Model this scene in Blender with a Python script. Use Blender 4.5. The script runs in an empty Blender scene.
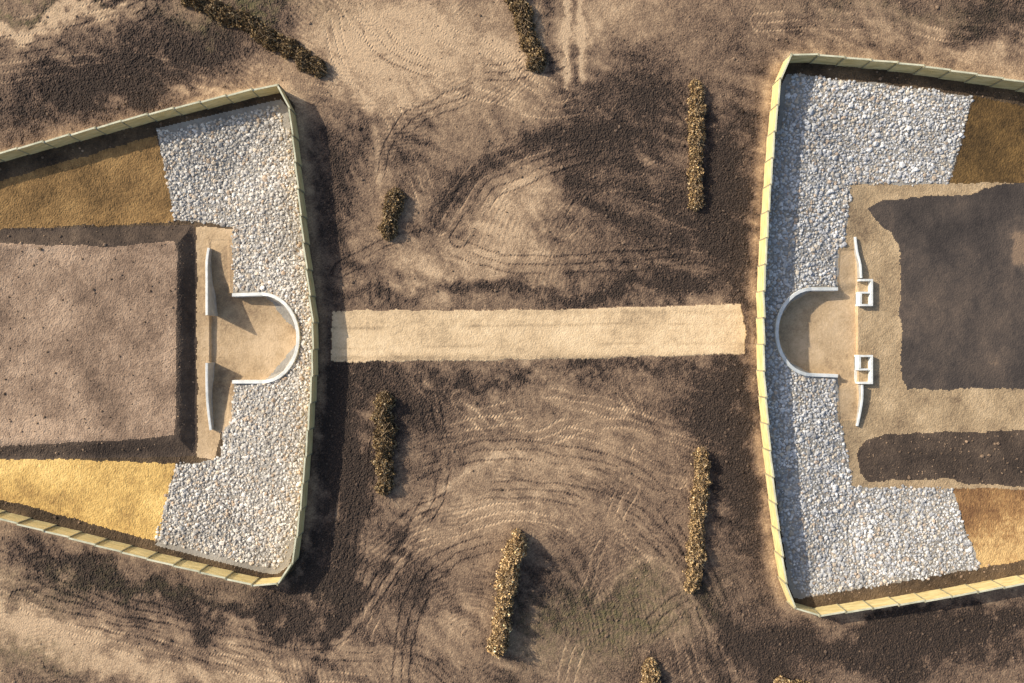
import bpy, math, random
import numpy as np
from mathutils import Vector
rng = np.random.default_rng(7); random.seed(7)
H = 70.0; S = 0.1; CX, CY = 512.0, 341.5
sc = bpy.context.scene; COL = sc.collection
def Wp(u, v, z):
    k = (H - z)/H
    return (u-CX)*S*k, (CY-v)*S*k, z
# ---------------------------------------------------------------- noise
TAB = rng.random((256, 256))
def vn(U, V, s, seed):
    ca, sa = math.cos(seed*1.7+.4), math.sin(seed*1.7+.4)
    x = (U*ca+V*sa)/s + seed*17.3; y = (V*ca-U*sa)/s + seed*9.1
    xi = np.floor(x).astype(np.int64); yi = np.floor(y).astype(np.int64)
    fx = x-xi; fy = y-yi; fx = fx*fx*(3-2*fx); fy = fy*fy*(3-2*fy)
    a = TAB[xi & 255, yi & 255]; b = TAB[(xi+1) & 255, yi & 255]
    c = TAB[xi & 255, (yi+1) & 255]; d = TAB[(xi+1) & 255, (yi+1) & 255]
    return (a*(1-fx)+b*fx)*(1-fy)+(c*(1-fx)+d*fx)*fy
def fbm(U, V, s, seed, o=4):
    t = 0; amp = 1; tot = 0
    for i in range(o):
        t = t + amp*vn(U, V, s/(2**i), seed+i*3); tot += amp; amp *= .5
    return t/tot
def rough_fbm(U, V, s, seed, o=6, g=.75):
    t = 0; amp = 1; tot = 0
    for i in range(o):
        t = t + amp*(vn(U, V, s/(2**i), seed+i*3)-.5); tot += amp; amp *= g
    return t/tot
def ss(x, a, b):
    t = np.clip((x-a)/(b-a), 0, 1); return t*t*(3-2*t)
def spline(pts, n=8, closed=False):
    P = [np.array(p, float) for p in pts]; out = []
    for i in range(len(P)-1):
        p0 = P[max(i-1, 0)]; p1 = P[i]; p2 = P[i+1]; p3 = P[min(i+2, len(P)-1)]
        for k in range(n):
            t = k/n
            out.append(.5*((2*p1)+(-p0+p2)*t+(2*p0-5*p1+4*p2-p3)*t*t+(-p0+3*p1-3*p2+p3)*t**3))
    out.append(P[-1]); return np.array(out)
# ---------------------------------------------------------------- grid in ray coordinates
def axis(a, b):
    lo = [a]; st = 4
    while lo[-1] > -4500: lo.append(lo[-1]-st); st *= 1.12
    hi = [b]; st = 4
    while hi[-1] < 5500: hi.append(hi[-1]+st); st *= 1.12
    return np.array(lo[::-1][:-1]+list(range(a, b+1))+hi[1:], float)
ua = axis(-25, 1049); va = axis(-25, 708)
U, V = np.meshgrid(ua, va); shp = U.shape
def dist_poly(poly, Uq, Vq, closed=True):
    P = np.array(poly, float); n = len(P); d = np.full(Uq.shape, 1e18)
    for i in range(n if closed else n-1):
        a = P[i]; b = P[(i+1) % n]; e = b-a; L = max(e@e, 1e-9)
        t = np.clip(((Uq-a[0])*e[0]+(Vq-a[1])*e[1])/L, 0, 1)
        d = np.minimum(d, (Uq-a[0]-t*e[0])**2+(Vq-a[1]-t*e[1])**2)
    return np.sqrt(d)
def inside(poly, Uq, Vq):
    P = np.array(poly, float); n = len(P); ins = np.zeros(Uq.shape, bool)
    for i in range(n):
        x1, y1 = P[i]; x2, y2 = P[(i+1) % n]
        if y1 == y2: continue
        c = ((y1 > Vq) != (y2 > Vq)) & (Uq < (x2-x1)*(Vq-y1)/(y2-y1)+x1)
        ins ^= c
    return ins
def sdf(poly, Uq=None, Vq=None, m=30, closed=True):
    full = Uq is None
    if full: Uq, Vq = U, V
    P = np.array(poly, float); out = np.full(Uq.shape, 999.)
    k = (Uq > P[:, 0].min()-m) & (Uq < P[:, 0].max()+m) & (Vq > P[:, 1].min()-m) & (Vq < P[:, 1].max()+m)
    uu = Uq[k]; vv = Vq[k]; d = dist_poly(P, uu, vv, closed)
    if closed: d = np.where(inside(P, uu, vv), -d, d)
    out[k] = d; return out
# ---------------------------------------------------------------- layout (pixel rays)
FH = 1.9; kf = (H-FH)/H
capL = [(-190,207),(-40,164),(0,153),(140,116),(262,87),(277,84),(288,98),(293,140),(300,210),(307,275),(313,325),(312,375),(307,440),(300,510),(294,556),(288,576),(272,588),(255,586),(140,557),(0,519),(-40,508),(-190,466)]
capR = [(1214,112),(1064,90),(1024,82),(905,63),(812,54),(792,54),(781,76),(774,140),(768,220),(764,290),(764,370),(770,450),(779,530),(787,590),(796,610),(818,616),(920,602),(1024,584),(1064,577),(1214,550)]
def tobase(p): return [(CX+(x-CX)*kf, CY+(y-CY)*kf) for x, y in p]
baseL, baseR = tobase(capL), tobase(capR)
baseL = [(-230, baseL[0][1]+8)]+baseL[1:-1]+[(-230, baseL[-1][1]-8)]
baseR = [(1254, baseR[0][1]-8)]+baseR[1:-1]+[(1254, baseR[-1][1]+8)]
UL = [(232,295),(262,294)]+[(262+36*math.cos(math.radians(a)), 338+44*math.sin(math.radians(a))) for a in range(-80, 81, 10)]+[(262,382),(232,382)]
UR = [(838,289),(812,289)]+[(812-35*math.cos(math.radians(a)), 332+43*math.sin(math.radians(a))) for a in range(-80, 81, 10)]+[(812,375),(838,376)]
ripL = [(156,127),(200,112),(290,88),(325,330),(300,600),(262,592),(155,545),(163,510),(175,465),(205,462),(222,456),(222,432),(232,418),(233,382),(262,382),(298,338),(262,294),(233,294),(232,226),(196,221),(175,220),(165,170)]
ripR = [(782,74),(800,74),(900,86),(972,96),(960,140),(949,183),(850,184),(845,240),(838,250),(838,289),(812,289),(777,332),(812,375),(838,376),(838,418),(845,445),(852,487),(951,487),(965,530),(980,568),(790,600),(755,330)]
strawLU = [(-200,235),(0,180),(156,135),(165,170),(175,221),(0,229),(-200,230)]
strawLD = [(-200,457),(0,457),(175,463),(163,510),(156,541),(0,498),(-200,450)]
padLo = [(-200,228),(0,229),(192,224),(196,232),(196,456),(0,459),(-200,459)]
padLi = [(-200,243),(0,243),(110,246),(173,241),(177,250),(175,433),(150,438),(0,446),(-200,446)]
portL = [(196,226),(232,228),(233,294),(262,294),(302,338),(262,383),(233,383),(232,420),(220,434),(215,460),(197,458)]
pitL = [(210,240),(228,240),(229,294),(262,295),(284,305),(297,325),(298,338),(297,352),(284,372),(262,381),(231,382),(226,425),(211,425)]
strawRU = [(973,95),(1024,106),(1230,130),(1230,180),(1024,182),(950,183),(962,140)]
strawRD = [(951,487),(1024,487),(1230,487),(1230,520),(1024,559),(979,568),(965,528)]
padRU = [(868,207),(880,201),(930,196),(968,194),(1000,184),(1024,181),(1230,178),(1230,389),(1024,388),(906,389),(902,380),(900,300),(899,245),(891,232),(876,219)]
padRD = [(858,450),(866,440),(888,433),(1024,430),(1230,430),(1230,486),(1024,485),(965,484),(948,477),(866,481),(860,474)]
tanR = [(850,184),(949,183),(1230,178),(1230,490),(952,488),(852,487),(845,445),(838,418),(838,250),(845,240)]
pitR = [(840,250),(856,250),(858,420),(840,420),(838,375),(812,374),(790,362),(779,345),(778,332),(779,318),(790,302),(812,290),(838,290)]
floorR = [(838,250),(857,250),(858,421),(838,418)]
strip = [(331,311),(350,310),(540,309),(740,304),(746,328),(744,353),(560,359),(352,362),(331,361)]
WU = U+(fbm(U, V, 16, 1, 3)-.5)*4+(vn(U, V, 2.2, 5)-.5)*1.5; WV = V+(fbm(U, V, 16, 2, 3)-.5)*4+(vn(U, V, 2.2, 6)-.5)*1.5
inL = sdf(baseL, m=60); inR = sdf(baseR, m=60)
dL = sdf(baseL[1:-1], closed=False, m=300); dR = sdf(baseR[1:-1], closed=False, m=300)
dF = np.minimum(dL, dR)
enc = (inL < 0) | (inR < 0)
# ---------------------------------------------------------------- smooth height
z = np.zeros(shp)
dep = -1.3*ss(dF, 4, 110)
z = np.where(enc, dep, 0.0)
s_padLo = sdf(padLo); z += .8*ss(-s_padLo, 0, 20)
for p in (padRU, padRD): z += .3*ss(-sdf(p, m=8), -6, 28)
s_pitL = sdf(pitL); s_pitR = sdf(pitR)
zo = z.copy()
pit = np.minimum(s_pitL, s_pitR)
inU = ss(V, 282, 296)*(1-ss(V, 376, 390))
lowfloor = -1.75*inU+(zo-.12)*(1-inU)+.1*fbm(U, V, 20, 33, 2)
kp = ss(-pit, -1.2, 1.2); z = z*(1-kp)+lowfloor*kp
out = ss(np.minimum(inL, inR), 0, 60)
z += np.where(enc, 0, out*(fbm(U, V, 220, 9, 1)-.5)*.6)
# ---------------------------------------------------------------- tone of the open ground
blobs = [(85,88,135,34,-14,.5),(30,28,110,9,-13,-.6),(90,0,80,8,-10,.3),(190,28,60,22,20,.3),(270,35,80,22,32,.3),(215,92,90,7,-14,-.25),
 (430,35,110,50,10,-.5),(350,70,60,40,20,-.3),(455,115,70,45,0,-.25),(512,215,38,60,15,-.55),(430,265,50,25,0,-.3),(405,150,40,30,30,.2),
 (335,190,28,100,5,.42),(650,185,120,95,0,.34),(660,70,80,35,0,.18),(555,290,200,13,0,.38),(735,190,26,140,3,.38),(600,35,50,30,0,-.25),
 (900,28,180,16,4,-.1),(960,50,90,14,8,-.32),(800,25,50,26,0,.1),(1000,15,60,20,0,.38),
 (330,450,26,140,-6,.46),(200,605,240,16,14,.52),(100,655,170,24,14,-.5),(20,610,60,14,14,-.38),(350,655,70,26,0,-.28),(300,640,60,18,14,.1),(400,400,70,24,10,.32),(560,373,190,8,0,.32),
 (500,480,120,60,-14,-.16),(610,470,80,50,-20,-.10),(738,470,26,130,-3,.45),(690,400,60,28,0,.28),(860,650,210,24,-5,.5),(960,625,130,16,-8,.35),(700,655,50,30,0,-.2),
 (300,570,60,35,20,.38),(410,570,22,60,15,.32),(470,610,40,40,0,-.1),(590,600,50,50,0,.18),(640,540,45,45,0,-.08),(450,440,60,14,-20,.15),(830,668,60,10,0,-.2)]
BU = U+rough_fbm(U, V, 45, 21, 6, .68)*100; BV = V+rough_fbm(U, V, 45, 45, 6, .68)*100
big = .57+(fbm(U, V, 80, 40, 5)-.5)*.5
for (x, y, a, b, ang, amp) in blobs:  # dark blobs just outside the fences also paint fence shadow into the soil
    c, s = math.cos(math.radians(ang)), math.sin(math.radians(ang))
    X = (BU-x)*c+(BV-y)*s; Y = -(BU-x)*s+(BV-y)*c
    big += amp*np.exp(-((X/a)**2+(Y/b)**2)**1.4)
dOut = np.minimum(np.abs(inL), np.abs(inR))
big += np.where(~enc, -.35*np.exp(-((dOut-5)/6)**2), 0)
# fine grain, drawn out along the direction the ground was graded in
SU = U*.94+V*.34; SV = (V*.94-U*.34)
grade = (fbm(SU, SV*4.5, 34, 181, 3)-.5)*ss(fbm(U, V, 60, 187, 2), .35, .6)
SU2 = U*.5+V*.87; SV2 = (V*.5-U*.87)
grade2 = (fbm(SU2, SV2*4.5, 34, 191, 3)-.5)*ss(fbm(U, V, 60, 197, 2), .4, .65)
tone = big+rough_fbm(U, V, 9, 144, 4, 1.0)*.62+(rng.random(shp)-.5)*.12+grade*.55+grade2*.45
TU = U+(fbm(U, V, 30, 61, 2)-.5)*9; TV = V+(fbm(U, V, 30, 63, 2)-.5)*9
QU = U+rough_fbm(U, V, 12, 165, 5, .8)*14; QV = V+rough_fbm(U, V, 12, 168, 5, .8)*14
for pts, wd, am in [([(432,222),(455,192),(495,160),(550,138),(625,130)], 11, .4),([(470,235),(500,195),(545,170)], 5, -.2),([(566,-20),(567,88)], 2.6, -.6),([(579,-20),(581,84)], 2.6, -.6),([(573,-20),(574,84)], 2.6, .2),([(545,-20),(552,70)], 6, .4),
    ([(340,390),(352,480),(345,600),(300,700)], 9, .3),([(345,640),(400,560),(430,500),(500,455)], 4, -.3),([(600,600),(660,560),(740,683)], 3, -.25),([(690,560),(720,620),(800,690)], 8, .3),([(330,60),(370,110),(380,200)], 4, -.25),([(660,210),(640,150),(600,110)], 4, -.2)]:
    d = sdf(spline(pts, 6), QU, QV, m=40, closed=False); tone += am*np.exp(-(d/wd)**2)
tracks = [[(330,-20),(370,30),(450,80),(560,110),(620,90)],[(360,-10),(390,50),(470,75),(560,60)],[(420,-20),(440,30),(520,70),(560,95)],
 [(345,610),(390,540),(450,500),(540,490),(640,520),(700,600),(735,700)],[(360,640),(400,560),(460,525),(540,512),(620,545),(670,610),(700,700)],[(400,700),(415,600),(455,555),(530,540)],
 [(420,440),(500,425),(600,435),(680,480)],[(410,470),(490,450),(600,462),(670,510),(720,610)],[(0,590),(120,640),(260,670),(400,690)],[(0,560),(150,612),(300,650),(420,655),(470,700)],
 [(0,30),(70,18),(160,-10)],[(0,48),(80,32),(150,5)],[(440,225),(470,180),(530,145),(620,130)],[(460,240),(490,195),(545,165),(620,150)],[(760,20),(860,20),(1060,45)],[(640,640),(700,600),(740,700)],
 [(340,560),(352,480),(350,390)],[(355,560),(368,470),(372,380)],[(620,380),(640,450),(600,560),(560,700)],[(380,300),(380,240),(400,130),(480,90)],[(330,20),(345,60),(400,130),(430,200)],[(20,600),(140,628),(230,660),(300,700)],
 [(420,380),(470,420),(560,400),(700,440)],[(660,80),(700,140),(680,250)],[(560,230),(620,200),(720,230)],[(340,270),(420,240),(520,265),(700,255)],[(0,75),(120,60),(230,85),(330,95)],[(430,400),(440,470),(400,560),(330,640)],[(460,400),(520,440),(640,420),(720,520)]]
th = np.zeros(shp)
for i, tr in enumerate(tracks):
    d = sdf(spline(tr, 6), TU, TV, m=18, closed=False)
    fade = ss(fbm(U, V, 30, 70+i, 4), .36, .56)
    tread = .7+.5*np.sin((U+V*.6)*1.9)
    for off in (0, 9):
        g = np.exp(-((d-off)/1.1)**2)*fade
        th -= g*.045*tread; tone += g*(.26 if i % 2 else -.26)
def rings(x, y, per, rmax, seed):
    r = np.hypot(TU-x, TV-y); w = ss(rmax-r, 0, 30)*ss(fbm(U, V, 26, seed, 5), .47, .66)
    return np.sin(r*2*math.pi/per+fbm(U, V, 40, seed+2, 2)*6)*w
hr = rings(470, 640, 4.6, 220, 90)+rings(380, -60, 4.2, 230, 95)+rings(700, 330, 5, 260, 99)*.6+rings(60, 900, 4.6, 340, 105)*.7+rings(640, 620, 4.4, 150, 109)*.7
th += hr*.013; tone += hr*.09
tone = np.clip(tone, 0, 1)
green = np.zeros(shp)
for (x, y, a, b, amp) in [(615,625,60,28,.35),(560,650,40,30,.22),(240,8,70,14,.5),(20,5,60,10,.4),(650,600,60,30,.22),(100,590,160,14,.15),(900,10,100,12,.15),(20,665,60,20,.25)]:
    green += amp*np.exp(-((BU-x)/a)**2-((BV-y)/b)**2)
green = np.clip(green*(.0+1.7*vn(U, V, 3, 111)), 0, 1)
# ---------------------------------------------------------------- zones
zone = np.zeros(shp, int)
def inn(p, k=1): return sdf(p, U+(WU-U)*k, V+(WV-V)*k, m=12) < 0
zone[enc] = 1
zone[enc & inn(ripL)] = 2; zone[enc & inn(ripR)] = 3
zone[enc & (dF < 7) & (zone > 1)] = 1
zone[enc & inn(strawLU)] = 4; zone[enc & inn(strawLD)] = 5
zone[enc & inn(strawRU)] = 6; zone[enc & inn(strawRD)] = 7
zone[enc & inn(padLo, .5)] = 8; zone[enc & inn(padLi, .8)] = 9
zone[enc & ((sdf(portL) < -4) | (inn(portL) & (zone != 9) & (zone != 8)))] = 10
zone[enc & inn(tanR)] = 11; zone[enc & inn(padRU, 1.3)] = 12; zone[enc & inn(padRD, 1.3)] = 13
zone[enc & ((s_pitR < 0) | inn(floorR))] = 14
zone[(~enc) & inn(strip, .8)] = 15
zn = ['ground','inner_bank','stone_bed','stone_bed','straw_slope','straw_slope','straw_slope','straw_slope','topsoil_bank','earth_platform','portal_floor','clay_path','topsoil_platform','topsoil_bank','portal_floor','sand_track']
# ---------------------------------------------------------------- rough relief
clod = rough_fbm(U, V, 5, 120, 3, .9); fine = rng.random(shp)-.5
rough = np.where(zone == 0, .28+.7*ss(tone, .45, .95), .3)
for k, r in {1:.5, 2:.2, 3:.2, 4:.36, 5:.36, 6:.36, 7:.36, 8:.42, 9:.4, 10:.2, 11:.3, 12:.26, 13:.42, 14:.18, 15:.22}.items(): rough[zone == k] = r
zr = z+rough*(clod*.16+fine*.085)+np.where(enc | (zone == 15), 0, th)
far = (U < -25) | (U > 1049) | (V < -25) | (V > 708)
zr = np.where(far, z, zr)
zr += np.where(zone == 15, .05, 0)
# ---------------------------------------------------------------- tone inside the zones
t2 = .5+(fbm(U, V, 28, 200, 4)-.5)*1.0+rough_fbm(U, V, 6, 210, 4, .95)*.85
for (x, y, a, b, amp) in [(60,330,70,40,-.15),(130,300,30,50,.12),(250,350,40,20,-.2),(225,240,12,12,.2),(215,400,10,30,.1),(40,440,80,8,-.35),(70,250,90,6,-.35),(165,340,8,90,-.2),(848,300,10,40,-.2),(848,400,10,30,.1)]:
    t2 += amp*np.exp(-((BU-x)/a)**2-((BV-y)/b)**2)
gl = fbm(U*3.5, V, 40, 401, 3)-.5
t2 = np.where(zone == 12, .58+(fbm(U, V, 40, 405, 3)-.5)*.75+gl*.35+rough_fbm(U, V, 6, 410, 3, .9)*.4-.15*np.exp(-((V-330)/30)**2), t2)
t2 -= .75*np.exp(-((QU-1022)/9)**4-((QV-250)/17)**4)*(zone == 12)
t2 = np.where(zone == 7, t2+np.clip((528-V)/45, -1, 1)*.4, t2)
t2 = np.where(zone == 15, .42+(fbm(U, V*2, 40, 220, 4)-.5)*.8+.35*np.exp(-((V-358)/3)**2)+.2*np.exp(-((V-312)/2.5)**2)+rough_fbm(U, V, 7, 230, 4, .9)*.8+.3*np.exp(-((V-323-fbm(U, V, 90, 240, 1)*6)/1.5)**2)*ss(fbm(U, V, 50, 244, 2), .4, .6)+.3*np.exp(-((V-343-fbm(U, V, 90, 240, 1)*6)/1.5)**2)*ss(fbm(U, V, 50, 249, 2), .4, .6), t2)
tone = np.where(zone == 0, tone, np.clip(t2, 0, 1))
# ---------------------------------------------------------------- materials
def nodes(name, rough=.95):
    m = bpy.data.materials.new(name); m.use_nodes = True; nt = m.node_tree
    b = nt.nodes['Principled BSDF']; b.inputs['Roughness'].default_value = rough
    b.inputs['Specular IOR Level'].default_value = .1
    return m, nt, b
def pos(nt): return nt.nodes.new('ShaderNodeNewGeometry').outputs['Position']
def noise(nt, scale, det=4, stretch=None):
    n = nt.nodes.new('ShaderNodeTexNoise'); n.inputs['Scale'].default_value = scale; n.inputs['Detail'].default_value = det
    if stretch:
        mp = nt.nodes.new('ShaderNodeMapping'); mp.inputs['Scale'].default_value = stretch
        nt.links.new(pos(nt), mp.inputs[0]); nt.links.new(mp.outputs[0], n.inputs['Vector'])
    else: nt.links.new(pos(nt), n.inputs['Vector'])
    return n.outputs['Fac']
def math_(nt, op, a, b):
    n = nt.nodes.new('ShaderNodeMath'); n.operation = op
    for i, x in enumerate((a, b)):
        if isinstance(x, (int, float)): n.inputs[i].default_value = x
        else: nt.links.new(x, n.inputs[i])
    return n.outputs[0]
def ramp(nt, fac, stops):
    r = nt.nodes.new('ShaderNodeValToRGB'); e = r.color_ramp.elements
    while len(e) < len(stops): e.new(.5)
    for i, (p, c) in enumerate(stops): e[i].position = p; e[i].color = (*c, 1)
    nt.links.new(fac, r.inputs[0]); return r.outputs[0]
def bump(nt, b, h, dist, st=.8):
    n = nt.nodes.new('ShaderNodeBump'); n.inputs['Distance'].default_value = dist; n.inputs['Strength'].default_value = st
    nt.links.new(h, n.inputs['Height']); nt.links.new(n.outputs[0], b.inputs['Normal'])
def soil(name, stops, n1=.6, stretch=None, useg=False):
    m, nt, b = nodes(name)
    at = nt.nodes.new('ShaderNodeAttribute'); at.attribute_name = 'tone'
    f = math_(nt, 'ADD', at.outputs['Fac'], math_(nt, 'MULTIPLY', math_(nt, 'SUBTRACT', noise(nt, 7.5, 2, stretch), .5), n1))
    c = ramp(nt, f, stops)
    if useg:
        g = nt.nodes.new('ShaderNodeAttribute'); g.attribute_name = 'green'
        mx = nt.nodes.new('ShaderNodeMix'); mx.data_type = 'RGBA'
        nt.links.new(g.outputs['Fac'], mx.inputs[0]); nt.links.new(c, mx.inputs[6]); mx.inputs[7].default_value = (.13, .12, .055, 1)
        c = mx.outputs[2]
    nt.links.new(c, b.inputs['Base Color'])
    return m
M = {
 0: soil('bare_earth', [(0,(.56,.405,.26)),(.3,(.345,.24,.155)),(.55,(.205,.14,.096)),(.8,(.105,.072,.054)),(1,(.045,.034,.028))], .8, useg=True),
 1: soil('bank_earth_shade', [(0,(.18,.125,.075)),(.5,(.10,.07,.045)),(1,(.035,.027,.02))]),  # strip soil darkened to paint the shadow band just inside the fences
 2: soil('stone_bed_dirt', [(0,(.44,.41,.36)),(1,(.24,.22,.19))]),
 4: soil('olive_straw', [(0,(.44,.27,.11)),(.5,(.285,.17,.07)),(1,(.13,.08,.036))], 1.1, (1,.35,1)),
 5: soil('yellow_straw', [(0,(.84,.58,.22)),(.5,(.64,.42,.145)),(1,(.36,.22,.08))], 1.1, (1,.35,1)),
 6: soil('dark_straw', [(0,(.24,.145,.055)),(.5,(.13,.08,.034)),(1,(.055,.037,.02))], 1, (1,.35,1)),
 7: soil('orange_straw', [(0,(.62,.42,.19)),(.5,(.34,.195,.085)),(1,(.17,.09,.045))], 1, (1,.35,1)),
 8: soil('topsoil_slope_shade', [(0,(.15,.11,.08)),(.5,(.085,.063,.049)),(1,(.042,.033,.028))]),  # dark soil; on the left platform's slopes it also paints in their shade
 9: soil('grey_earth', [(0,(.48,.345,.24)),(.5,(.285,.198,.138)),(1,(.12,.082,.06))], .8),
 10: soil('brown_sand', [(0,(.66,.49,.31)),(.5,(.50,.36,.215)),(1,(.27,.185,.115))], .8),
 11: soil('tan_clay', [(0,(.58,.435,.27)),(.5,(.41,.30,.18)),(1,(.20,.14,.09))], .8),
 12: soil('slate_topsoil', [(0,(.25,.175,.12)),(.25,(.13,.10,.08)),(.6,(.075,.062,.055)),(1,(.04,.035,.034))], .4),
 15: soil('pale_sand', [(0,(.86,.66,.42)),(.5,(.67,.495,.30)),(1,(.36,.26,.16))], .8)}
M[3] = M[2]; M[13] = M[8]; M[14] = M[10]
# ---------------------------------------------------------------- mesh helpers
def mesh_np(name, verts, faces, mat=None, attrs=None, fcol=None, parent=None, smooth=False):
    me = bpy.data.meshes.new(name); nv = len(verts); nf, k = faces.shape
    me.vertices.add(nv); me.vertices.foreach_set('co', np.asarray(verts, np.float32).ravel())
    me.loops.add(nf*k); me.loops.foreach_set('vertex_index', faces.astype(np.int32).ravel())
    me.polygons.add(nf); me.polygons.foreach_set('loop_start', np.arange(0, nf*k, k, dtype=np.int32))
    try: me.polygons.foreach_set('loop_total', np.full(nf, k, np.int32))
    except Exception: pass
    me.update(calc_edges=True)
    if attrs:
        for an, a in attrs.items():
            t = me.attributes.new(an, 'FLOAT', 'POINT'); t.data.foreach_set('value', a.astype(np.float32))
    if fcol is not None:
        t = me.color_attributes.new('tint', 'FLOAT_COLOR', 'CORNER')
        c = np.ones((nf, k, 4), np.float32); c[:, :, :3] = fcol[:, None, :]; t.data.foreach_set('color', c.ravel())
    me.polygons.foreach_set('use_smooth', np.full(nf, smooth, bool))
    if nf < 5000: me.validate()
    if mat: me.materials.append(mat)
    o = bpy.data.objects.new(name, me); COL.objects.link(o)
    if parent: o.parent = parent
    return o
k = (H-zr)/H
PX = (U-CX)*S*k; PY = (CY-V)*S*k
nr, nc = shp
idx = np.arange(nr*nc).reshape(shp)
quads = np.stack([idx[1:, :-1], idx[1:, 1:], idx[:-1, 1:], idx[:-1, :-1]], -1).reshape(-1, 4)
fz = zone[:-1, :-1].ravel()
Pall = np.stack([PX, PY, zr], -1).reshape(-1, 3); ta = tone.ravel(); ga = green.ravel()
zlab = {0:'rough bare brown earth with tyre marks around both fenced basins',1:'narrow strips of bare brown earth with painted fence shade just inside the fences',
 2:'stone covered slope of the left basin around its curved white wall',3:'stone covered slope of the right basin around its curved white wall',
 4:'olive brown straw slope at the upper left under the dark fence shadow',5:'bright yellow straw slope at the lower left of the picture',
 6:'dark olive straw slope at the upper right edge',7:'orange straw slope at the lower right edge',8:'dark soil bank with painted slope shade bordering the brown earth platform at left',
 9:'flat grey brown earth platform in the left basin',10:'tan sand floor inside the left curved wall',11:'tan clay path around the dark platforms at right',
 12:'large dark topsoil platform in the right basin',13:'small dark topsoil bank below the clay path at right',14:'tan sand floor inside the right curved wall',
 15:'pale sand track running straight between the two basins'}
zcat = {0:'ground',1:'ground',2:'ground',3:'ground',4:'straw',5:'straw',6:'straw',7:'straw',8:'soil',9:'soil',10:'floor',11:'path',12:'soil',13:'soil',14:'floor',15:'path'}
for zi in range(16):
    q = quads[fz == zi]
    if not len(q): continue
    un, inv = np.unique(q.ravel(), return_inverse=True)
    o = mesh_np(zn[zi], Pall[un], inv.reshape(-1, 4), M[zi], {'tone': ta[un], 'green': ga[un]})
    o['kind'] = 'structure'; o['label'] = zlab[zi]; o['category'] = zcat[zi]
def zat(u, v, arr=z):
    i = np.clip(np.searchsorted(ua, u), 0, len(ua)-1); j = np.clip(np.searchsorted(va, v), 0, len(va)-1)
    return arr[j, i]
# ---------------------------------------------------------------- stones
def ico():
    import bmesh
    b = bmesh.new(); bmesh.ops.create_icosphere(b, subdivisions=1, radius=1)
    v = np.array([x.co[:] for x in b.verts]); f = np.array([[w.index for w in x.verts] for x in b.faces]); b.free(); return v, f
IV, IF = ico()
variants = []
for i in range(14):
    v = IV*(1+rng.uniform(-.2, .18, (len(IV), 1)))
    for _ in range(4):
        n = rng.normal(size=3); n /= np.linalg.norm(n); d = v@n; c = rng.uniform(.55, .8)
        v = v-np.outer(np.maximum(d-c, 0), n)
    variants.append(v)
def rand_rot(n):
    q = rng.normal(size=(n, 4)); q /= np.linalg.norm(q, axis=1)[:, None]; w, x, y, zq = q.T
    return np.stack([1-2*(y*y+zq*zq), 2*(x*y-zq*w), 2*(x*zq+y*w), 2*(x*y+zq*w), 1-2*(x*x+zq*zq), 2*(y*zq-x*w), 2*(x*zq-y*w), 2*(y*zq+x*w), 1-2*(x*x+y*y)], -1).reshape(n, 3, 3)
def scatter(name, us, vs, zs, size, col, mat, sink=.15, flat=.75):
    n = len(us); R = rand_rot(n); vi = rng.integers(0, len(variants), n)
    B = np.array(variants)[vi]*(size[:, None, None]*rng.uniform(.75, 1.2, (n, 1, 3)))
    P = np.einsum('nij,nkj->nki', R, B); P[:, :, 2] *= flat
    kx = (H-zs)/H
    P[:, :, 0] += ((us-CX)*S*kx)[:, None]; P[:, :, 1] += ((CY-vs)*S*kx)[:, None]; P[:, :, 2] += (zs+size*sink)[:, None]
    F = (IF[None]+(np.arange(n)*len(IV))[:, None, None]).reshape(-1, 3)
    return mesh_np(name, P.reshape(-1, 3), F, mat, fcol=np.repeat(col, len(IF), 0))
def tintmat(name, rough=.85, n=.3, sc_=8):
    m, nt, b = nodes(name, rough)
    a = nt.nodes.new('ShaderNodeAttribute'); a.attribute_name = 'tint'
    hs = nt.nodes.new('ShaderNodeHueSaturation'); nt.links.new(a.outputs['Color'], hs.inputs['Color'])
    nt.links.new(math_(nt, 'ADD', math_(nt, 'MULTIPLY', noise(nt, sc_, 1), n*2), 1-n), hs.inputs['Value'])
    nt.links.new(hs.outputs[0], b.inputs['Base Color']); return m
stone_m = tintmat('field_stone')
def stones(poly, pal, wts, label, sp):
    P = np.array(poly); gu = np.arange(P[:, 0].min(), P[:, 0].max(), sp); gv = np.arange(P[:, 1].min(), P[:, 1].max(), sp)
    a, b = np.meshgrid(gu, gv); a = a.ravel()+rng.uniform(-.6, .6, a.size)*sp; b = b.ravel()+rng.uniform(-.6, .6, b.size)*sp
    wob = (fbm(a, b, 12, 300, 2)-.5)*5+rng.uniform(-1.5, 1.5, a.size)
    ok = (sdf(poly, a, b) < wob)
    d = np.minimum(sdf(baseL[1:-1], a, b, m=500, closed=False), sdf(baseR[1:-1], a, b, m=500, closed=False))
    e = (sdf(baseL, a, b) < 0) | (sdf(baseR, a, b) < 0)
    pd = np.minimum(sdf(pitL, a, b), sdf(pitR, a, b))
    vt = np.where(b < 130, 9, np.where(b > 540, 8, 2))
    ok &= e & (d > 4+vt) & (pd > 3.5) & (sdf(portL, a, b) > -1) & (sdf(floorR, a, b) > 0)
    a = a[ok]; b = b[ok]; n = len(a)
    size = np.clip(rng.lognormal(math.log(.138), .32, n), .08, .34)
    pal = np.array(pal); c = pal[rng.choice(len(pal), n, p=np.array(wts)/sum(wts))]*rng.uniform(.82, 1.12, (n, 1))
    patch = fbm(a, b, 30, 310, 3)[:, None]; c = c*(.75+.5*patch)
    o = scatter('riprap_stones', a, b, zat(a, b), size, np.clip(c, 0, .9), stone_m, flat=.6)
    o['kind'] = 'stuff'; o['label'] = label; o['category'] = 'stones'
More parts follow.
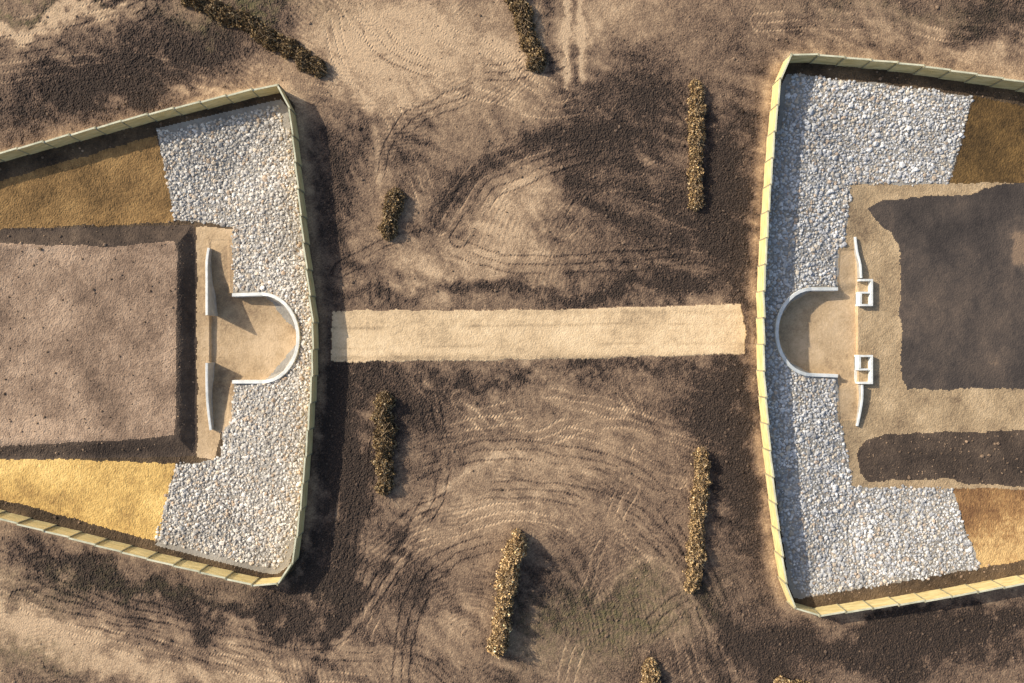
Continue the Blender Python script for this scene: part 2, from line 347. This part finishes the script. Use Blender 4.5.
stones(ripL, [(.72,.68,.61),(.60,.56,.50),(.49,.46,.42),(.64,.54,.42),(.80,.76,.70),(.34,.31,.28),(.52,.40,.29)], [5,6,4,3.5,2,1.2,1.4], 'pale grey fieldstones covering the left basin slope', 2.3)
stones(ripR, [(.60,.595,.585),(.50,.50,.50),(.41,.41,.42),(.56,.495,.41),(.72,.71,.70),(.29,.285,.28),(.46,.37,.29)], [5,6,4,3.5,2,1.5,1.5], 'grey fieldstones with cooler slope shade painted in, covering the right basin slope', 2.3)  # palette cooler and darker than the left, painting slope shade into the stones
# loose clods
n = 34000
cu = rng.uniform(-25, 1049, n); cv = rng.uniform(-25, 708, n)
tt = zat(cu, cv, tone); zz = zat(cu, cv, zone)
ok = ((zz == 0) & (rng.random(n) < ss(tt, .45, .9)*.8+.08)) | (((zz == 8) | (zz == 13) | (zz == 1)) & (rng.random(n) < .5)) | ((zz == 9) & (rng.random(n) < .25))
ok &= (zat(cu, cv, dOut) > 4)
cu = cu[ok]; cv = cv[ok]; tt = tt[ok]; n = len(cu)
cs = np.clip(rng.lognormal(math.log(.068), .42, n), .04, .25)
cc = (np.array([.32,.225,.15])*(1-tt[:, None])+np.array([.09,.064,.048])*tt[:, None])*rng.uniform(.6, 1.6, (n, 1))
o = scatter('soil_clods', cu, cv, zat(cu, cv, zr), cs, cc, tintmat('clod_earth', .95), sink=.1)
o['kind'] = 'stuff'; o['label'] = 'loose clods of earth lying on the bare ground'; o['category'] = 'soil'
# ---------------------------------------------------------------- boxes and swept walls
def boxes_mesh(name, boxes, mat, parent=None):
    vs = []; fs = []
    for (c, h, a) in boxes:
        b = len(vs)
        for sx, sy, sz in [(-1,-1,-1),(1,-1,-1),(1,1,-1),(-1,1,-1),(-1,-1,1),(1,-1,1),(1,1,1),(-1,1,1)]:
            x, y = sx*h[0], sy*h[1]
            vs.append((c[0]+x*math.cos(a)-y*math.sin(a), c[1]+x*math.sin(a)+y*math.cos(a), c[2]+sz*h[2]))
        fs += [[b+i for i in q] for q in [(0,3,2,1),(4,5,6,7),(0,1,5,4),(1,2,6,5),(2,3,7,6),(3,0,4,7)]]
    return mesh_np(name, np.array(vs), np.array(fs), mat, parent=parent)
def sweep(name, path, wid, top, bot, mat, parent=None):
    P = np.array(path, float); n = len(P); T = np.gradient(P, axis=0); T /= np.linalg.norm(T, axis=1)[:, None]
    N = np.stack([-T[:, 1], T[:, 0]], -1); vs = []
    top = np.broadcast_to(top, n); bot = np.broadcast_to(bot, n); ch = .03
    for i in range(n):
        for o_, zz_ in [(-wid, bot[i]), (-wid, top[i]-ch), (-wid+ch, top[i]), (wid-ch, top[i]), (wid, top[i]-ch), (wid, bot[i])]:
            vs.append((P[i, 0]+N[i, 0]*o_, P[i, 1]+N[i, 1]*o_, zz_))
    fs = []
    for i in range(n-1):
        for j in range(6): fs.append([i*6+j, i*6+(j+1) % 6, (i+1)*6+(j+1) % 6, (i+1)*6+j])
    fs.append([0, 1, 4, 5]); fs.append([1, 2, 3, 4]); b = (n-1)*6; fs.append([b+5, b+4, b+1, b]); fs.append([b+4, b+3, b+2, b+1])
    return mesh_np(name, np.array(vs), np.array(fs), mat, parent=parent)
def simple(name, c1, c2, scale, rough=.8, stretch=None):
    m, nt, b = nodes(name, rough)
    nt.links.new(ramp(nt, noise(nt, scale, 5, stretch), [(.3, c1), (.7, c2)]), b.inputs['Base Color']); bump(nt, b, noise(nt, scale*4, 3), .01); return m
def thing(name, label, cat, loc, group=None):
    o = bpy.data.objects.new(name, None); COL.objects.link(o); o['label'] = label; o['category'] = cat
    o.empty_display_size = .5
    if group: o['group'] = group
    return o
conc = simple('pale_concrete', (.60,.62,.60), (.84,.85,.82), 1.6)
conc_shade = simple('shaded_concrete', (.34,.33,.31), (.48,.47,.44), 2)  # darker concrete paints the wing faces turned away from the sun
wood = simple('pressure_treated_board', (.60,.47,.21), (.84,.69,.36), .8, .75, (1,1,4))
woodc = simple('weathered_cap_board', (.46,.46,.33), (.76,.73,.54), 1.0, .75)
postm = simple('post_timber', (.26,.24,.16), (.42,.38,.25), 2)
# ---------------------------------------------------------------- fences
def fence(cap, label, side):
    t = thing('timber_fence', label, 'fence', (0,0,0), 'timber fences around the basins')
    P = np.array([Wp(x, y, FH)[:2] for x, y in cap]); seg = np.linalg.norm(np.diff(P, axis=0), axis=1); cum = np.r_[0, np.cumsum(seg)]
    n = int(round(cum[-1]/2.6)); ss_ = np.linspace(0, cum[-1], n+1)
    Q = np.stack([np.interp(ss_, cum, P[:, i]) for i in (0, 1)], -1)
    pm = cm = None; hh = FH/2+.15
    for i in range(n):
        a, b = Q[i], Q[i+1]; L = np.linalg.norm(b-a); ang = math.atan2(b[1]-a[1], b[0]-a[0])+side*math.radians(2.1)+rng.normal()*.009
        c = (a+b)/2; L2 = L/2-.06; dz = rng.uniform(-.05, .05)
        bx = [((0, 0, 0), (L2, .025, hh-.05), 0)]
        for s in range(7):
            bx.append(((0, -.04*side, -hh+.2+s*.31), (L2, .015, .14), 0)); bx.append(((0, .04*side, -hh+.2+s*.31), (L2, .015, .14), 0))
        if pm is None:
            o = boxes_mesh('panel', bx, wood, t); pm = o
            cp = boxes_mesh('cap_rail', [((0, 0, hh-.015), (L2+.04, .08, .03), 0)], woodc, o); cm = cp
        else:
            o = pm.copy(); COL.objects.link(o); o.parent = t; cp = cm.copy(); COL.objects.link(cp); cp.parent = o
        o.location = (c[0], c[1], FH-hh+dz); o.rotation_euler = (0, 0, ang)
    pp = None
    for i in range(n+1):
        j = min(max(i, 1), n-1) ; d = Q[j+1]-Q[j-1]
        if pp is None: o = boxes_mesh('post', [((0,0,0), (.055,.13,hh+.02), 0), ((0,0,hh+.035), (.07,.145,.015), 0)], postm, t); pp = o
        else: o = pp.copy(); COL.objects.link(o); o.parent = t
        o.location = (Q[i, 0], Q[i, 1], FH-hh); o.rotation_euler = (0, 0, math.atan2(d[1], d[0]))
fence(capL, 'tall yellow green timber fence around the left stone basin', 1)
fence(capR, 'tall cream timber fence around the right stone basin', 1)
# ---------------------------------------------------------------- curved retaining walls
for path, lab in ((UL, 'white curved concrete retaining wall in the left basin, open to the left'), (UR, 'white curved concrete retaining wall in the right basin, open to the right')):
    p = np.array(path); s = 1 if p[0, 0] < 500 else -1
    zt = zat(p[:, 0]+6*s*(np.abs(p[:, 1]-336) < 30), p[:, 1]+np.where(p[:, 1] < 336, -7, 7), zo)+.28
    zt = np.convolve(np.r_[zt[0], zt, zt[-1]], [.25,.5,.25], 'valid')
    Wd = np.array([Wp(a, b, c)[:2] for (a, b), c in zip(p, zt)])
    o = sweep('curved_retainer', Wd, .17, zt, -3.0, conc); o['label'] = lab; o['category'] = 'retaining wall'; o['group'] = 'curved concrete retaining walls'
# ---------------------------------------------------------------- portal wing walls
def wing(pts, z0, z1, label, boxes=None, w=.09, bz=-.7, pw=1):
    t = thing('portal_wing', label, 'wing wall', (0,0,0), 'concrete wing walls at the portals')
    sp = spline(pts, 4); n = len(sp); tt = np.linspace(0, 1, n); tt = tt**pw if pw >= 1 else 1-(1-tt)**(1/pw); zt = z0+(z1-z0)*tt
    Wd = np.array([Wp(a, b, c)[:2] for (a, b), c in zip(sp, zt)])
    sweep('wall_panel', Wd, w, zt, -2.2, conc_shade, t)
    sweep('coping', Wd, w+.04, zt+.09, zt+.005, conc, t)
    if boxes:
        for (x0, y0, x1, y1, m, top) in boxes:
            a = Wp(x0, y0, bz); b = Wp(x1, y1, bz); th_ = .10; cx, cy = (a[0]+b[0])/2, (a[1]+b[1])/2; hx, hy = (b[0]-a[0])/2, (a[1]-b[1])/2
            hz = .5; zc = bz-hz; ym = b[1]+(a[1]-b[1])*m
            bx = [((b[0]-th_, cy, zc), (th_, hy, hz), 0), ((cx-th_-.002, b[1]+th_, zc), (hx-th_-.002, th_, hz), 0), ((cx-th_-.002, a[1]-th_, zc), (hx-th_-.002, th_, hz), 0),
                  ((cx-th_-.002, ym, zc-.04), (hx-th_-.002, .09, hz-.04), 0), ((cx-th_-.006, cy, zc-.42), (hx-th_-.006, hy-2*th_-.006, .05), 0)]
            if top: bx.append(((a[0]+th_, (ym+.1+a[1]-2*th_)/2, zc-.01), (th_, (a[1]-2*th_-ym-.1)/2, hz-.01), 0))
            else: bx.append(((a[0]+th_, (ym-.1+b[1]+2*th_)/2, zc-.01), (th_, (ym-.1-b[1]-2*th_)/2, hz-.01), 0))
            boxes_mesh('stair_box', bx, conc, t)
wing([(209,248),(207,262),(207,285),(207,315)], -.75, .7, 'upper thin wing wall left of the left curved wall', pw=2)
wing([(207,363),(207,385),(208,405),(211,430)], 0, -.75, 'lower thin wing wall left of the left curved wall')
wing([(855,237),(857,252),(860,264),(861,278)], -1.0, -.65, 'upper wing wall and white stair box beside the right curved wall', [(860,279,873,306,.5,False)], w=.07)
wing([(862,385),(862,398),(860,412),(857,426)], -.65, -1.0, 'lower wing wall and white stair box beside the right curved wall', [(859,355,873,384,.5,True)], w=.07)
# ---------------------------------------------------------------- brushwood rows
leaf_m = tintmat('dry_leaf', .85, .25, 20); bark = simple('brown_bark', (.14,.10,.065), (.30,.22,.14), 6); mulch = simple('dark_leaf_litter', (.08,.055,.033), (.16,.11,.062), 5)
def hedge(p0, p1, w, h, label, bright=1., bend=0):
    t = thing('brushwood_row', label, 'brushwood', (0,0,0), 'rows of piled brushwood on the bare ground')
    a = np.array(Wp(*p0, h*.6)[:2]); b = np.array(Wp(*p1, h*.6)[:2]); L = np.linalg.norm(b-a); d = (b-a)/L; nn = np.array([-d[1], d[0]])
    z0 = float(zat(np.array([(p0[0]+p1[0])/2]), np.array([(p0[1]+p1[1])/2]))[0]); W2 = w*S/2
    sd = rng.integers(1, 900)
    def prof(s):
        e = np.clip(np.minimum(s, L-s)/(W2*.8), 0, 1)**.5
        return e*(.62+.3*vn(s*10, s*0, 9, sd)+.35*vn(s*10, s*0, 4, sd+5)), (vn(s*10, s*0, 12, sd+3)-.5)*W2*.55+bend*np.sin(s/L*math.pi)
    ns = int(L*3)+4; na = 9; s = np.linspace(0.02, L-.02, ns); r, off = prof(s); vs = []
    for i in range(ns):
        for j in range(na):
            an = math.pi*j/(na-1); rr = r[i]*rng.uniform(.65, .92)
            q = a+d*s[i]+nn*(off[i]+math.cos(an)*W2*rr); vs.append((q[0], q[1], z0-.15+math.sin(an)*h*rr*.85))
    fs = [[i*na+j, i*na+j+1, (i+1)*na+j+1, (i+1)*na+j] for i in range(ns-1) for j in range(na-1)]
    mesh_np('litter_heap', np.array(vs), np.array(fs), mulch, parent=t)
    N = int(L*w*S*400); s = rng.uniform(0, L, N); r, off = prof(s); an = rng.uniform(0, math.pi, N); clump = vn(s*10, an*20, 4, sd+7); rad = rng.uniform(.74, 1.04, N)*r*(.74+.42*clump)
    stray = rng.random(N) < .03; rad = np.where(stray, rad*rng.uniform(1, 1.6, N), rad)
    c = a[None]+d[None]*s[:, None]+nn[None]*(off+np.cos(an)*W2*rad)[:, None]; zc = np.where(stray, z0+.08, z0+np.abs(np.sin(an))*h*rad)
    R = rand_rot(N); sz = rng.uniform(.035, .10, N); q = np.array([(-1,-.6,0),(1,-.6,0),(1,.6,0),(-1,.6,0)])
    P = np.einsum('nij,kj->nki', R, q)*sz[:, None, None]; P[:, :, :2] += c[:, None, :]; P[:, :, 2] += zc[:, None]
    pal = np.array([(.62,.43,.21),(.46,.31,.155),(.28,.185,.10),(.13,.09,.058),(.80,.62,.38)]); cl = pal[rng.choice(5, N, p=[.26,.26,.20,.15,.13])]*rng.uniform(.65, 1.2, (N, 1))*bright*(.45+.95*clump[:, None])
    mesh_np('dry_leaves', P.reshape(-1, 3), np.arange(N*4).reshape(-1, 4), leaf_m, fcol=np.clip(cl, 0, .9), parent=t)
    vs = []; fs = []
    for i in range(int(L*12)):
        s_ = rng.uniform(.1, L-.1); r_, of = prof(np.array([s_])); base = a+d*s_+nn*of[0]
        an_ = rng.uniform(-1, 1)*1.3+(0 if rng.random() < .5 else math.pi); dirv = np.array([d[0]*math.cos(an_)+nn[0]*math.sin(an_), d[1]*math.cos(an_)+nn[1]*math.sin(an_), rng.uniform(-.1, .4)])
        ln = rng.uniform(.4, 1.0)*W2*1.05; st = np.array([base[0], base[1], z0+h*rng.uniform(.4, .95)*float(r_[0])]); en = st+dirv*ln; th_ = rng.uniform(.02, .04)
        k0 = len(vs)
        for pnt, rr in ((st-dirv*ln*.5, th_), (en, th_*.4)):
            for m_ in range(3): vs.append((pnt[0]+rr*math.cos(m_*2.1), pnt[1]+rr*math.sin(m_*2.1), pnt[2]+rr*math.sin(m_*2.1+1)))
        for m_ in range(3): fs.append([k0+m_, k0+(m_+1) % 3, k0+3+(m_+1) % 3, k0+3+m_])
    mesh_np('branches', np.array(vs), np.array(fs), bark, parent=t)
hedge((697,78), (697,210), 16, 1.0, 'long brushwood row at the upper right of the bare ground, beside the right fence', .85)
hedge((396,187), (388,240), 20, 1.1, 'short brushwood row at upper left of the pale sand track', .6)
hedge((383,392), (386,496), 20, 1.2, 'dark brushwood row just below the left end of the sand track', .58)
hedge((518,532), (496,660), 20, 2.1, 'pale golden brushwood row at the bottom centre casting a wide shadow', 1.1)
hedge((704,448), (693,595), 17, 1.1, 'long brushwood row at the lower right of the bare ground, beside the right fence', .9)
hedge((650,660), (652,700), 20, 1.2, 'brushwood row cut off by the bottom edge, right of centre', .95)
hedge((775,684), (815,694), 18, 1.1, 'brushwood row barely showing at the bottom edge near the right fence', .9)
hedge((180,-8), (325,72), 19, 1.0, 'dark brushwood row slanting across the top left corner', .5, .5)
hedge((508,-25), (541,70), 21, 1.0, 'brushwood row running off the top edge near the centre', .62)
# ---------------------------------------------------------------- light, sky, camera
el = math.radians(29); hd = math.radians(-26)
dirv = Vector((math.cos(hd)*math.cos(el), math.sin(hd)*math.cos(el), -math.sin(el)))
sl = bpy.data.lights.new('sun', 'SUN'); sl.energy = 4.7; sl.angle = math.radians(.8); sl.color = (1, .91, .76)
so = bpy.data.objects.new('sun', sl); COL.objects.link(so); so.rotation_euler = dirv.to_track_quat('-Z', 'Y').to_euler()
w = bpy.data.worlds.new('World'); sc.world = w; w.use_nodes = True; nt = w.node_tree
sk = nt.nodes.new('ShaderNodeTexSky'); sk.sky_type = 'NISHITA'; sk.sun_disc = False; sk.sun_elevation = el; sk.sun_rotation = math.atan2(-dirv.x, -dirv.y); sk.dust_density = 3
bg = nt.nodes['Background']; bg.inputs['Strength'].default_value = .15; nt.links.new(sk.outputs[0], bg.inputs['Color'])
cd = bpy.data.cameras.new('camera'); cd.sensor_width = 36; cd.lens = 36*H/(1024*S); cd.clip_end = 2000; cd.clip_start = 1
co = bpy.data.objects.new('camera', cd); COL.objects.link(co); co.location = (0, 0, H); sc.camera = co
sc.view_settings.view_transform = 'Standard'; sc.view_settings.look = 'None'; sc.view_settings.exposure = 0
